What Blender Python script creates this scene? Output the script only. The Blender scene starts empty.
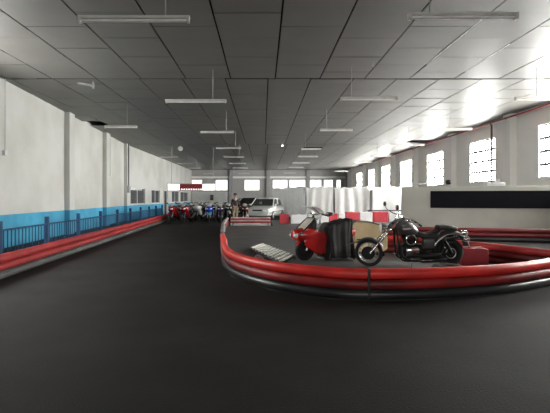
import bpy, bmesh, math, random
from mathutils import Vector as V, Matrix
random.seed(7)
PI = math.pi
S = bpy.context.scene
C = S.collection
F, CX, CY, CH = 430.0, 263.0, 198.0, 1.4      # focal length in pixels, principal point, eye height


# ------------------------------------------------------------------ materials
MATS = {}


def mat(name, col, rough=0.6, metal=0.0, var=0.12, scale=6.0, bump=0.0, bscale=40.0, col2=None, spec=0.5, lo=0.4, hi=0.65, coat=0.0):
    if name in MATS:
        return MATS[name]
    m = bpy.data.materials.new(name)
    m.use_nodes = True
    nt = m.node_tree
    b = nt.nodes['Principled BSDF']
    b.inputs['Roughness'].default_value = rough
    b.inputs['Metallic'].default_value = metal
    b.inputs['Specular IOR Level'].default_value = spec
    b.inputs['Coat Weight'].default_value = coat
    tc = nt.nodes.new('ShaderNodeTexCoord')
    n = nt.nodes.new('ShaderNodeTexNoise')
    n.inputs['Scale'].default_value = scale
    n.inputs['Detail'].default_value = 5
    nt.links.new(tc.outputs['Object'], n.inputs['Vector'])
    r = nt.nodes.new('ShaderNodeValToRGB')
    r.color_ramp.elements[0].position = lo
    r.color_ramp.elements[1].position = hi
    c2 = col2 or tuple(c * (1 - var) for c in col)
    r.color_ramp.elements[0].color = (*c2, 1)
    r.color_ramp.elements[1].color = (*col, 1)
    nt.links.new(n.outputs['Fac'], r.inputs['Fac'])
    nt.links.new(r.outputs['Color'], b.inputs['Base Color'])
    if bump:
        n2 = nt.nodes.new('ShaderNodeTexNoise')
        n2.inputs['Scale'].default_value = bscale
        n2.inputs['Detail'].default_value = 4
        nt.links.new(tc.outputs['Object'], n2.inputs['Vector'])
        bp = nt.nodes.new('ShaderNodeBump')
        bp.inputs['Strength'].default_value = bump
        bp.inputs['Distance'].default_value = 0.02
        nt.links.new(n2.outputs['Fac'], bp.inputs['Height'])
        nt.links.new(bp.outputs['Normal'], b.inputs['Normal'])
    MATS[name] = m
    return m


def emit(name, col, strength):
    if name in MATS:
        return MATS[name]
    m = bpy.data.materials.new(name)
    m.use_nodes = True
    nt = m.node_tree
    b = nt.nodes['Principled BSDF']
    b.inputs['Base Color'].default_value = (*[min(1, c * .8) for c in col], 1)
    b.inputs['Emission Color'].default_value = (*col, 1)
    b.inputs['Emission Strength'].default_value = strength
    b.inputs['Roughness'].default_value = 0.4
    MATS[name] = m
    return m


def glassy(name, tint, clear=0.6, rough=0.05):
    if name in MATS:
        return MATS[name]
    m = bpy.data.materials.new(name)
    m.use_nodes = True
    nt = m.node_tree
    b = nt.nodes['Principled BSDF']
    b.inputs['Base Color'].default_value = (*tint, 1)
    b.inputs['Roughness'].default_value = rough
    t = nt.nodes.new('ShaderNodeBsdfTransparent')
    mx = nt.nodes.new('ShaderNodeMixShader')
    mx.inputs[0].default_value = clear
    nt.links.new(b.outputs[0], mx.inputs[1])
    nt.links.new(t.outputs[0], mx.inputs[2])
    nt.links.new(mx.outputs[0], nt.nodes['Material Output'].inputs['Surface'])
    MATS[name] = m
    return m


def wall_paint(name, white, dirt, blue, zsplit):
    """Whitewash with a band of blue paint up to zsplit, and worn patches."""
    m = mat(name, white, 0.85, 0, 0.1, 0.55, 0.15, 6.0, col2=dirt, spec=0.2, lo=0.33, hi=0.6)
    nt = m.node_tree
    b = nt.nodes['Principled BSDF']
    ramp = [n for n in nt.nodes if n.type == 'VALTORGB'][0]
    tc = [n for n in nt.nodes if n.type == 'TEX_COORD'][0]
    sep = nt.nodes.new('ShaderNodeSeparateXYZ')
    nt.links.new(tc.outputs['Object'], sep.inputs[0])
    lt = nt.nodes.new('ShaderNodeMath')
    lt.operation = 'LESS_THAN'
    lt.inputs[1].default_value = zsplit
    nt.links.new(sep.outputs['Z'], lt.inputs[0])
    n = nt.nodes.new('ShaderNodeTexNoise')
    n.inputs['Scale'].default_value = 1.3
    nt.links.new(tc.outputs['Object'], n.inputs['Vector'])
    r = nt.nodes.new('ShaderNodeValToRGB')
    r.color_ramp.elements[0].position = 0.35
    r.color_ramp.elements[1].position = 0.65
    r.color_ramp.elements[0].color = (*[c * .75 for c in blue], 1)
    r.color_ramp.elements[1].color = (*blue, 1)
    nt.links.new(n.outputs['Fac'], r.inputs['Fac'])
    mx = nt.nodes.new('ShaderNodeMixRGB')
    nt.links.new(lt.outputs[0], mx.inputs[0])
    nt.links.new(ramp.outputs[0], mx.inputs[1])
    nt.links.new(r.outputs[0], mx.inputs[2])
    nt.links.new(mx.outputs[0], b.inputs['Base Color'])
    return m


# ------------------------------------------------------------------ mesh builder
class MB:
    def __init__(s):
        s.v, s.f, s.tint = [], [], []

    def _add(s, vs, fs):
        o = len(s.v)
        s.v += [V(p) for p in vs]
        s.f += [tuple(i + o for i in f) for f in fs]
        return s

    def box(s, c, d, rz=0.0, ry=0.0, rx=0.0):
        M = Matrix.Rotation(rz, 3, 'Z') @ Matrix.Rotation(ry, 3, 'Y') @ Matrix.Rotation(rx, 3, 'X')
        c = V(c)
        vs = [c + M @ V((x * d[0] / 2, y * d[1] / 2, z * d[2] / 2)) for x in (-1, 1) for y in (-1, 1) for z in (-1, 1)]
        return s._add(vs, [(0, 1, 3, 2), (4, 6, 7, 5), (0, 4, 5, 1), (2, 3, 7, 6), (0, 2, 6, 4), (1, 5, 7, 3)])

    def bx(s, x0, x1, y0, y1, z0, z1):
        return s.box(((x0 + x1) / 2, (y0 + y1) / 2, (z0 + z1) / 2), (x1 - x0, y1 - y0, z1 - z0))

    def rings(s, rings, caps=True, closed=False):
        n = len(rings[0])
        vs = [p for r in rings for p in r]
        fs = []
        m = len(rings)
        for i in range(m if closed else m - 1):
            for j in range(n):
                a, b = i * n, ((i + 1) % m) * n
                fs.append((a + j, a + (j + 1) % n, b + (j + 1) % n, b + j))
        if caps and not closed:
            fs.append(tuple(range(n))[::-1])
            fs.append(tuple((m - 1) * n + j for j in range(n)))
        return s._add(vs, fs)

    def tube(s, path, r, n=10, closed=False, flat=1.0):
        path = [V(p) for p in path]
        m = len(path)
        rs = r if isinstance(r, (list, tuple)) else [r] * m
        out = []
        up = V((0, 0, 1))
        for i, p in enumerate(path):
            if closed:
                t = path[(i + 1) % m] - path[i - 1]
            else:
                t = path[min(i + 1, m - 1)] - path[max(i - 1, 0)]
            if t.length < 1e-9:
                t = V((1, 0, 0))
            t.normalize()
            u = t.cross(up)
            if u.length < 0.05:
                u = t.cross(V((1, 0, 0)))
            u.normalize()
            w = u.cross(t)
            out.append([p + u * math.cos(2 * PI * k / n) * rs[i] + w * math.sin(2 * PI * k / n) * rs[i] * flat for k in range(n)])
        return s.rings(out, True, closed)

    def lathe(s, c, axis, prof, n=24):
        """prof: (distance along axis, radius)"""
        a = V(axis).normalized()
        u = a.orthogonal().normalized()
        w = a.cross(u)
        c = V(c)
        rr = [[c + a * h + (u * math.cos(2 * PI * k / n) + w * math.sin(2 * PI * k / n)) * max(r, 1e-4) for k in range(n)] for h, r in prof]
        return s.rings(rr)

    def torus(s, c, axis, R, r, n=28, k=10, flat=1.0):
        a = V(axis).normalized()
        u = a.orthogonal().normalized()
        w = a.cross(u)
        c = V(c)
        rr = []
        for i in range(n):
            d = u * math.cos(2 * PI * i / n) + w * math.sin(2 * PI * i / n)
            rr.append([c + d * (R + r * math.cos(2 * PI * j / k)) + a * r * flat * math.sin(2 * PI * j / k) for j in range(k)])
        return s.rings(rr, False, True)

    def loft(s, secs, axis='x', n=16, p=2.6):
        """secs: (pos, centre2, centre3, half2, half3); superellipse rings along an axis."""
        rr = []
        for q, c2, c3, h2, h3 in secs:
            ring = []
            for k in range(n):
                t = 2 * PI * k / n
                ct, st = math.cos(t), math.sin(t)
                a = c2 + h2 * math.copysign(abs(ct) ** (2 / p), ct)
                b = c3 + h3 * math.copysign(abs(st) ** (2 / p), st)
                ring.append(V((q, a, b)) if axis == 'x' else V((a, q, b)) if axis == 'y' else V((a, b, q)))
            rr.append(ring)
        return s.rings(rr)

    def prism(s, pts, y0, y1):
        """x,z outline pulled from y0 to y1"""
        n = len(pts)
        vs = [V((x, y0, z)) for x, z in pts] + [V((x, y1, z)) for x, z in pts]
        fs = [tuple(range(n)), tuple(range(2 * n - 1, n - 1, -1))]
        fs += [(i, n + i, n + (i + 1) % n, (i + 1) % n) for i in range(n)]
        return s._add(vs, fs)

    def quad_panel(s, p, th):
        """four corners given, thickened by the vector th"""
        p = [V(q) for q in p]
        th = V(th)
        vs = p + [q + th for q in p]
        return s._add(vs, [(0, 1, 2, 3), (7, 6, 5, 4), (0, 4, 5, 1), (1, 5, 6, 2), (2, 6, 7, 3), (3, 7, 4, 0)])

    def grid(s, P):
        n, m = len(P), len(P[0])
        return s._add([p for r in P for p in r], [(i * m + j, i * m + j + 1, (i + 1) * m + j + 1, (i + 1) * m + j) for i in range(n - 1) for j in range(m - 1)])

    last = None

    def build(s, name, m, parent=None, smooth=True, bevel=0.0, sub=0, solid=0.0):
        me = bpy.data.meshes.new(name)
        me.from_pydata([tuple(v) for v in s.v], [], s.f)
        bm = bmesh.new()
        bm.from_mesh(me)
        bmesh.ops.recalc_face_normals(bm, faces=bm.faces)
        bm.to_mesh(me)
        bm.free()
        if smooth:
            for p in me.polygons:
                p.use_smooth = True
            try:
                me.set_sharp_from_angle(angle=math.radians(38))
            except Exception:
                pass
        o = bpy.data.objects.new(name, me)
        C.objects.link(o)
        me.materials.append(m)
        if parent:
            o.parent = parent
        if solid:
            md = o.modifiers.new('s', 'SOLIDIFY')
            md.thickness = solid
        if bevel:
            md = o.modifiers.new('b', 'BEVEL')
            md.width = bevel
            md.segments = 2
            md.limit_method = 'ANGLE'
        if sub:
            md = o.modifiers.new('u', 'SUBSURF')
            md.levels = md.render_levels = sub
        MB.last = o
        return o


def tag(o, label, cat, group=None, kind=None):
    o['label'] = label
    o['category'] = cat
    if group:
        o['group'] = group
    if kind:
        o['kind'] = kind
    return o


def thing(name, label, cat, loc=(0, 0, 0), rz=0.0, group=None, rx=0.0):
    o = bpy.data.objects.new(name, None)
    C.objects.link(o)
    o.empty_display_size = 0.2
    o.location = loc
    o.rotation_euler = (rx, 0, rz)
    return tag(o, label, cat, group)


def struct(o):
    o['kind'] = 'structure'
    return o


def spline(pts, step=0.12):
    """Catmull-Rom through 2-D or 3-D points, evenly resampled"""
    P = [V(p) for p in pts]
    P = [P[0] * 2 - P[1]] + P + [P[-1] * 2 - P[-2]]
    out = []
    for i in range(1, len(P) - 2):
        n = max(2, int((P[i + 1] - P[i]).length / step))
        for k in range(n):
            t = k / n
            a, b, c, d = P[i - 1], P[i], P[i + 1], P[i + 2]
            out.append(0.5 * ((2 * b) + (c - a) * t + (2 * a - 5 * b + 4 * c - d) * t * t + (3 * b - a - 3 * c + d) * t ** 3))
    out.append(P[-2])
    return out


def dup(root, loc, rz, label):
    r = root.copy()
    C.objects.link(r)
    r.location = loc
    r.rotation_euler = (0, 0, rz)
    r['label'] = label
    for ch in list(root.children):
        c = ch.copy()
        C.objects.link(c)
        c.parent = r
        for g in list(ch.children):
            d = g.copy()
            C.objects.link(d)
            d.parent = c
    return r


# ------------------------------------------------------------------ palette
M_floor = mat('asphalt', (0.019, 0.0175, 0.0165), 0.78, 0, 0.3, 0.9, 0.3, 55, col2=(0.010, 0.009, 0.0085), spec=0.22)
M_white = mat('whitewash', (0.62, 0.61, 0.59), 0.85, 0, 0.1, 0.8, 0.1, 7, col2=(0.52, 0.51, 0.48), spec=0.2)
M_grey_wall = mat('grey render', (0.86, 0.85, 0.82), 0.85, 0, 0.1, 0.8, 0.1, 7, col2=(0.82, 0.81, 0.78), spec=0.2)
M_left = wall_paint('whitewash over blue dado', (0.57, 0.57, 0.545), (0.47, 0.47, 0.435), (0.085, 0.40, 0.62), 0.93)
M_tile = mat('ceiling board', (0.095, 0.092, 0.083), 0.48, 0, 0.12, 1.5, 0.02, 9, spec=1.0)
M_dark = mat('dark void', (0.015, 0.015, 0.015), 0.9, spec=0.1)
M_day = emit('daylit frosted pane', (1.0, 0.995, 0.955), 76.0)
M_added_front = emit('added glowing front pane', (1.0, 0.995, 0.955), 20.0)  # glow of the unseen front windows, added as fill light
M_added_side = emit('added glowing side pane', (1.0, 0.995, 0.955), 30.0)  # glow of the unseen near window, added as side light
M_day_soft = emit('daylit back pane', (1.0, 0.99, 0.95), 1.7)
M_bar = mat('window bar steel', (0.10, 0.10, 0.10), 0.6)
M_lamp = mat('lamp enamel', (0.50, 0.49, 0.45), 0.45)
M_tubeglass = mat('fluorescent tube glass', (0.80, 0.80, 0.78), 0.25)
M_rod = mat('thin steel rod', (0.35, 0.35, 0.34), 0.5, 0.6)
M_red = mat('red plastic pipe', (0.88, 0.040, 0.030), 0.42, 0, 0.3, 2.2, 0.05, 8, col2=(0.62, 0.03, 0.025), spec=0.5)
M_red2 = mat('scuffed red plastic pipe', (0.58, 0.036, 0.034), 0.5, 0, 0.3, 2.5, 0.05, 8, col2=(0.32, 0.02, 0.02))
M_redw = mat('matt red pipe', (.36, .03, .03), .62, 0, .4, 2.0, .05, 8, col2=(.25, .018, .02), spec=.3)
M_redg = mat('grimy dark red pipe', (.36, .02, .02), .5, 0, .5, 1.8, .05, 8, col2=(.10, .008, .008), lo=.35, hi=.7)
M_maroon = mat('dull maroon pipe', (0.17, 0.012, 0.014), 0.5, 0, 0.3, 2.5)
M_black = mat('black plastic pipe', (0.016, 0.016, 0.018), 0.38, 0, 0.3, 2.5, col2=(0.028, 0.027, 0.028))
M_greyp = mat('scuffed grey pipe', (0.20, 0.20, 0.20), 0.5, 0, 0.3, 2.5, col2=(0.10, 0.10, 0.10))
M_whitep = mat('dirty white pipe', (0.62, 0.60, 0.58), 0.45, 0, 0.3, 2.5, col2=(0.45, 0.42, 0.41))
M_pink = mat('sun-faded red pipe', (0.55, 0.09, 0.10), 0.5, 0, 0.3, 2.5, col2=(0.45, 0.05, 0.06))
M_blue = mat('blue railing paint', (0.008, 0.07, 0.17), 0.75, 0, 0.3, 5)
M_tyre = mat('tyre rubber', (0.012, 0.012, 0.012), 0.75, 0, 0.3, 20, 0.2, 60)
M_blackg = mat('gloss black paint', (0.010, 0.010, 0.011), 0.18, 0, 0.2, 4, spec=0.6, coat=0.5)
M_blackm = mat('black metal', (0.02, 0.02, 0.02), 0.45, 0.5, 0.3, 8)
M_chrome = mat('chrome', (0.72, 0.72, 0.72), 0.16, 1.0, 0.1, 8)
M_alu = mat('cast aluminium', (0.50, 0.50, 0.50), 0.35, 0.9, 0.2, 14)
M_leather = mat('black vinyl', (0.022, 0.021, 0.020), 0.5, 0, 0.3, 14, 0.15, 60)
M_tank = mat('dusty charcoal paint', (0.085, 0.085, 0.085), 0.36, 0, 0.3, 6, coat=0.3)
M_scred = mat('scooter red paint', (0.42, 0.010, 0.010), 0.22, 0, 0.2, 4, spec=0.6, coat=0.5)
M_lens = mat('red lens', (0.5, 0.03, 0.02), 0.2)
M_lensw = mat('pale lens', (0.75, 0.75, 0.72), 0.15)
M_tarp = mat('dark grey cover cloth', (0.028, 0.029, 0.027), 0.75, 0, 0.4, 4, 0.35, 14, col2=(0.014, 0.014, 0.014))
M_tan = mat('cream yellow board', (0.92, 0.73, 0.42), 0.6, 0, 0.15, 3, 0.05, 20)
M_sheet = mat('white tarpaulin', (0.92, 0.92, 0.91), 0.6, 0, 0.08, 3, 0.2, 5)
M_sheetg = mat('grey plastic sheeting', (0.66, 0.67, 0.68), 0.5, 0, 0.15, 4, 0.3, 6)
for m_ in (M_sheet, M_sheetg):
    nt_ = m_.node_tree
    tl_ = nt_.nodes.new('ShaderNodeBsdfTranslucent')
    tl_.inputs[0].default_value = (.9, .9, .89, 1)
    mx_ = nt_.nodes.new('ShaderNodeMixShader')
    mx_.inputs[0].default_value = .3
    nt_.links.new(nt_.nodes['Principled BSDF'].outputs[0], mx_.inputs[1])
    nt_.links.new(tl_.outputs[0], mx_.inputs[2])
    nt_.links.new(mx_.outputs[0], nt_.nodes['Material Output'].inputs['Surface'])
M_blkr = mat('red plastic block', (0.66, 0.05, 0.075), 0.45, 0, 0.2, 3)
M_blkw = mat('white plastic block', (0.82, 0.82, 0.82), 0.45, 0, 0.1, 3)
M_panel = mat('matt black board', (0.006, 0.006, 0.008), 0.8, spec=0.1)
M_slat = mat('bare grey slat', (0.72, 0.71, 0.66), 0.6, 0.0, 0.25, 6)
M_redpipe = mat('fire main red', (0.24, 0.03, 0.03), 0.5)
M_silver = mat('silver car paint', (0.80, 0.82, 0.79), 0.28, 0.25, 0.05, 2, coat=0.5)
M_dgreen = mat('dark green car paint', (0.012, 0.028, 0.022), 0.25, 0.2, 0.1, 2, coat=0.5)
M_dcar = mat('black car paint', (0.012, 0.013, 0.014), 0.25, 0.2, 0.1, 2, coat=0.5)
M_cglass = glassy('car glass', (0.03, 0.035, 0.035), 0.15)
M_screen = glassy('clear windscreen', (0.66, 0.62, 0.54), 0.45)
M_pane = glassy('office glass', (0.10, 0.11, 0.12), 0.6)

# ------------------------------------------------------------------ camera and world
cam = bpy.data.cameras.new('camera')
co = bpy.data.objects.new('camera', cam)
C.objects.link(co)
co.location = (0, 0, CH)
co.rotation_euler = (PI / 2, 0, 0)
cam.sensor_width = 36
cam.lens = F / 550 * 36
cam.shift_x = (275 - CX) / 550
cam.shift_y = -(206.5 - CY) / 550
cam.clip_end = 200
S.camera = co
w = bpy.data.worlds.new('sky')
S.world = w
w.use_nodes = True
w.node_tree.nodes['Background'].inputs[0].default_value = (0.9, 0.95, 1.0, 1)
w.node_tree.nodes['Background'].inputs[1].default_value = 1.5
S.view_settings.view_transform = 'Standard'
S.view_settings.look = 'None'
S.view_settings.exposure = 0.0
S.view_settings.gamma = 1.0

# ------------------------------------------------------------------ setting
XR, YB, HC, YF, HR = 9.9, 50.7, 4.7, -9.0, 5.3


def wx(Y):                                    # face of the left wall at depth Y
    return -6.2 - 0.0852 * Y if Y < 26.3 else -8.44


struct(MB().bx(-12, 14, YF - 1, YB + 1, -0.2, 0).build('floor', M_floor, smooth=False))


def wall_run(openings, a0, a1, z0, z1):
    """rectangles (a,b,z0,z1) left of a wall once the openings are cut out"""
    rs, a = [], a0
    for (o0, o1, oz0, oz1) in sorted(openings):
        if o0 > a:
            rs.append((a, o0, z0, z1))
        if oz0 > z0:
            rs.append((o0, o1, z0, oz0))
        rs.append((o0, o1, oz1, z1))
        a = o1
    rs.append((a, a1, z0, z1))
    return rs


# wall with the big windows
RW = [(8.1, 10.3), (13.1, 15.45), (18.35, 20.55), (23.6, 25.9), (28.65, 30.95), (33.4, 35.8), (37.9, 40.3), (42.9, 45.2)]
RZ = (2.12, 4.0)
m = MB()
for a, b, z0, z1 in wall_run([(a, b, *RZ) for a, b in RW], YF, YB, 0, HR):
    m.bx(XR, XR + 0.3, a, b, z0, z1)
struct(m.build('wall_right', M_grey_wall, smooth=False))
wn = 0


def window(fr, panes, mat_pane):
    global wn
    wn += 1
    o = struct(fr.build('window_%d' % wn, M_bar, smooth=False))
    panes.build('pane', mat_pane, o, smooth=False)
    return o


for a, b in RW:
    fr = MB()
    nh, nv = 4, 9
    for k in range(nh + 1):
        z = RZ[0] + (RZ[1] - RZ[0]) * k / nh
        fr.bx(XR + 0.06, XR + 0.12, a, b, z - 0.05, z + 0.05)
    for k in range(nv + 1):
        y = a + (b - a) * k / nv
        t = 0.02 if k in (0, nv) else 0.009
        fr.bx(XR + 0.07, XR + 0.11, y - t, y + t, *RZ)
    window(fr, MB().bx(XR + 0.125, XR + 0.14, a, b, *RZ), M_day)
tn = 0


def trim(mb, material):
    global tn
    tn += 1
    return struct(mb.build('trim_%d' % tn, material, smooth=False, bevel=0.01))


for y in (6.6, 11.9, 17.0, 22.2, 27.6, 32.4, 37.0, 41.7, 47.0):
    trim(MB().bx(XR - 0.28, XR, y - 0.24, y + 0.24, 0, HC), M_grey_wall)

# back wall
BW = []
for p0, p1 in ((189.5, 202), (215.5, 227.5), (244.5, 259.5), (272.7, 287.5), (289.5, 305.5), (309.5, 321.5), (324, 333), (336.5, 341)):
    BW.append(((p0 - CX) * YB / F, (p1 - CX) * YB / F))
BZ = (2.3, 3.55)
m = MB()
for a, b, z0, z1 in wall_run([(max(a, -8.4), b, *BZ) for a, b in BW], -9.5, 11, 0, HR):
    m.bx(a, b, YB, YB + 0.3, z0, z1)
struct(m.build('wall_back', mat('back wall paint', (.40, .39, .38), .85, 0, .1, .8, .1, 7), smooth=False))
for a, b in BW:
    a = max(a, -8.4)
    fr = MB()
    for z in BZ:
        fr.bx(a, b, YB + 0.08, YB + 0.14, z - 0.03, z + 0.03)
    for k in range(3):
        x = a + (b - a) * k / 2
        fr.bx(x - 0.025, x + 0.025, YB + 0.08, YB + 0.14, *BZ)
    window(fr, MB().bx(a, b, YB + 0.15, YB + 0.165, *BZ), M_day_soft)
for p in (231, 268, 308, 347):
    X = (p - CX) * YB / F
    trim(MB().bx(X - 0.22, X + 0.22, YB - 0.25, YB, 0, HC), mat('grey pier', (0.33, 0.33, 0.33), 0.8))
trim(MB().bx(-8.4, XR, YB - 0.1, YB, 3.72, 3.95), M_grey_wall)

# wall with the blue dado
LW = [(27.4, 30.8, 1.0, 2.08), (32.6, 35.2, 1.0, 2.03), (39.8, 43.2, 1.0, 2.05), (44.0, 48.5, 1.0, 2.05), (8.1, 10.5, 2.1, 3.95)]  # last one: out of view, added to throw light across the hall
LD = [(36.6, 38.0, 0.0, 2.05)]
m = MB()


def wbox(mb, y0, y1, z0, z1, d0, d1):
    """box along the left wall, from d0 to d1 in front of its face (negative = inside the wall)"""
    xa, xb = wx(y0 + 1e-6), wx(y1 - 1e-6)
    mb._add([(xa + d0, y0, z0), (xa + d1, y0, z0), (xb + d0, y1, z0), (xb + d1, y1, z0), (xa + d0, y0, z1), (xa + d1, y0, z1), (xb + d0, y1, z1), (xb + d1, y1, z1)],
            [(0, 1, 3, 2), (4, 6, 7, 5), (0, 4, 5, 1), (2, 3, 7, 6), (0, 2, 6, 4), (1, 5, 7, 3)])
    return mb


for a, b, z0, z1 in wall_run(LW[4:], YF, 26.3, 0, HR) + wall_run(LW[:4] + LD, 26.3, YB, 0, HR):
    if z1 - z0 > 0.01:
        wbox(m, a, b, z0, z1, -0.3, 0)
struct(m.build('wall_left', M_left, smooth=False))
for y in (0.4, 11.05, 16.75, 21.85, 26.3):
    trim(wbox(MB(), y - 0.28, y + 0.28, 0, HC, -0.02, 0.2), M_left)
M_fr = mat('white window frame', (0.75, 0.75, 0.74), 0.5)
for i, (a, b, z0, z1) in enumerate(LW):
    fr = MB()
    near = i >= 4
    d0, d1 = (-0.12, -0.06)
    n = 2
    for z in (z0, z1) if not near else (z0, z0 + .6, z0 + 1.2, z1):
        wbox(fr, a, b, z - 0.035, z + 0.035, d0, d1)
    for k in range(n + 1):
        y = a + (b - a) * k / n
        wbox(fr, y - 0.04, y + 0.04, z0, z1, d0 + .03, d1)
    wn += 1
    o = struct(fr.build('window_%d' % wn, M_fr, smooth=False))
    if i == 0:
        blind_window = o
    wbox(MB(), a, b, z0, z1, -0.13, -0.12).build('pane', M_added_side if near else M_pane, o, smooth=False)
    if not near:
        # the office behind the glass: pale walls and a dark counter
        r = MB()
        wbox(r, a - .2, b + .2, 0.3, 2.6, -1.9, -1.85)
        wbox(r, a - .2, b + .2, 2.55, 2.6, -1.9, -0.31)
        wbox(r, a - .25, a - .2, 0.3, 2.6, -1.9, -0.31)
        wbox(r, b + .2, b + .25, 0.3, 2.6, -1.9, -0.31)
        wbox(r, a - .2, b + .2, 0.3, 0.35, -1.9, -0.31)
        struct(r.build('room_office', mat('office wall', (0.55, 0.55, 0.56), 0.8), smooth=False))
        where = ('first office window past the railing', 'second office window past the railing', 'office window just past the dark door', 'office window in the far corner')[i]
        for k in range(2):
            y = a + .4 + k * (b - a) * .5
            c = wbox(MB(), y, y + .6, 0.35, 1.4 + .2 * k, -1.5, -1.1).build('office_cabinet', mat('dark cabinet', (0.05, 0.05, 0.055), 0.5), smooth=False)
            tag(c, ('%s dark cabinet seen through the ' % ('lower', 'taller')[k]) + where, 'cabinet', 'office cabinets')
# white blind in the first office window, its brightness put in as glow
wbox(MB(), 27.5, 30.7, 1.93, 2.05, -0.3, -0.2).build('blind', emit('glowing blind', (1, 1, 0.97), 1.4), blind_window, smooth=False)
a, b, z0, z1 = LD[0]
d = struct(wbox(MB(), a, b, z0, z1, -0.16, -0.1).build('door_1', mat('dark door paint', (0.025, 0.025, 0.028), 0.5), smooth=False))
fr = MB()
wbox(fr, a - .06, a + .04, 0, z1 + .06, -0.1, 0.03)
wbox(fr, b - .04, b + .06, 0, z1 + .06, -0.1, 0.03)
wbox(fr, a - .06, b + .06, z1 - .03, z1 + .06, -0.1, 0.03)
fr.build('door_frame', M_fr, d, smooth=False)

# wall behind the camera, with unseen glowing windows added to light the pipe fronts
FW = [(-4.6, -2.4), (.2, 2.4), (5.0, 7.2)]
m = MB()
for a, b, z0, z1 in wall_run([(a, b, 2.1, 3.9) for a, b in FW], -12, 14, 0, HR):
    m.bx(a, b, YF - .3, YF, z0, z1)
struct(m.build('wall_front', mat('dim front wall', (.22, .22, .21), .85), smooth=False))
for a, b in FW:
    fr = MB()
    for k in range(5):
        fr.bx(a, b, YF - .14, YF - .08, 2.08 + .45 * k, 2.12 + .45 * k)
    for k in range(4):
        x = a + (b - a) * k / 3
        fr.bx(x - .02, x + .02, YF - .14, YF - .08, 2.1, 3.9)
    window(fr, MB().bx(a, b, YF - .165, YF - .15, 2.1, 3.9), M_added_front)

# roof above the boards, then the boards themselves bay by bay
struct(MB().bx(-12, 14, YF - 1, YB + 1, HR, HR + 0.2).build('roof', M_dark, smooth=False))
HOLES = [(-7.35, 19.2), (2.9, 28.1), (8.8, 25.3)]


def ceil_bay(name, y0, y1, x_off, pitch, seed):
    rnd = random.Random(seed)
    mb = MB()
    k0 = int((-9.5 - x_off) / pitch) - 1
    k1 = int((XR - x_off) / pitch) + 1
    for k in range(k0, k1):
        xa, xb = x_off + k * pitch + 0.017, x_off + (k + 1) * pitch - 0.017
        xb = min(xb, XR)
        if xa > XR:
            continue
        y = y1 - 0.03
        first = True
        while y > y0 + 0.06:
            ln = 0.6 if (first and k % 2) else 1.2
            first = False
            ya = max(y - ln, y0 + 0.03)
            cx, cy = (xa + xb) / 2, (ya + y) / 2
            hole = any(abs(cx - hx) < 0.62 and abs(cy - hy) < 0.6 for hx, hy in HOLES)
            if not hole and xb > wx(max(ya, 0)) - 0.25:
                dz = rnd.uniform(-.004, .004)
                mb.box((cx, cy, HC + 0.01 + dz), (xb - xa, y - ya - 0.016, 0.02), 0, rnd.gauss(0, .002), rnd.gauss(0, .005))
            y = y - ln
    return struct(mb.build(name, M_tile, smooth=False))


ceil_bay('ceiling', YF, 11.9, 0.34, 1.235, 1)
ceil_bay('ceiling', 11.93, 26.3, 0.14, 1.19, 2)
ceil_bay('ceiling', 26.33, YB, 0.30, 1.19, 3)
# white T-shaped runners that show on two joints on the window side
for k, (xa, y0, y1) in enumerate(((4.04, 7.9, 10.6), (5.28, 9.2, 11.2))):
    trim(MB().bx(xa - .012, xa + .012, y0, y1, HC - .008, HC + .0), mat('white runner', (0.85, 0.85, 0.83), 0.4))

# ------------------------------------------------------------------ hanging lamps
ORD = ['first', 'second', 'third', 'fourth', 'fifth', 'sixth', 'seventh', 'eighth', 'ninth']


def lamp(X, Y, L, label, zl=3.9, rods=(0.28,), mt=None):
    t = thing('hanging_lamp', label, 'lamp', (X, Y, zl), 0, 'fluorescent lamps hung from the ceiling')
    h = MB()
    h.prism([(-.5 * L, 0.0), (.5 * L, 0.0), (.5 * L, .038), (-.5 * L, .038)], -.04, .04)
    h.build('housing', mt or M_lamp, t, False, 0.006)
    for sy in (-.022, .022):
        MB().tube([(-.47 * L, sy, -.028), (.47 * L, sy, -.028)], 0.014, 10).build('tube', M_tubeglass, t)
    for sx in (-1, 1):
        MB().box((sx * .485 * L, 0, -.025), (.035, .08, .055)).build('end_cap', M_lamp, t, False)
    for r in rods:
        MB().tube([(r * L, 0, .04), (r * L, 0, HC - zl)], 0.009, 6).build('rod', M_rod, t)
    return t


rowA = [(-1.80, 6.0, 1.56), (-1.73, 11.08, 1.57), (-1.74, 16.3, 1.25), (-1.72, 21.5, 1.25), (-1.77, 26.2, 1.25), (-1.85, 31, 1.22), (-1.9, 35.8, 1.22), (-1.9, 43.5, 1.2)]
rowB = [(2.74, 5.9, 1.5), (2.65, 10.8, 1.42), (2.7, 15.8, 1.2), (2.45, 21.9, 1.0), (2.7, 25.9, 1.2), (2.7, 30.5, 1.2), (2.7, 35.0, 1.2), (2.7, 43, 1.25)]
rowC = [(7.1, 10.8, 1.55), (6.98, 15.6, 1.2), (7.0, 20.2, 1.2), (7.0, 25.5, 1.2), (7.0, 30, 1.2), (7.3, 40, 1.3)]
rowD = [(-5.0, 15.1, 1.15), (-5.75, 26.2, 1.15), (-5.65, 31, 1.1), (-5.8, 36, 1.1), (-5.6, 44, 1.1)]
for row, where, rd in ((rowA, 'the row along the empty lane', .28), (rowB, 'the row over the parked bikes', -.3), (rowC, 'the row beside the tall windows', -.15), (rowD, 'the row along the blue-based wall', .2)):
    for i, (X, Y, L) in enumerate(row):
        far = (i == len(row) - 1)
        lb = 'white fluorescent lamp, %s from the camera in %s' % (ORD[i], where)
        if i == 0:
            lb = 'white fluorescent lamp hung closest to the camera in %s' % where
        lamp(X, Y, L, lb, rods=(rd,) if i else ((rd, -.3) if where.startswith('the row over') else (rd,)))

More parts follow.
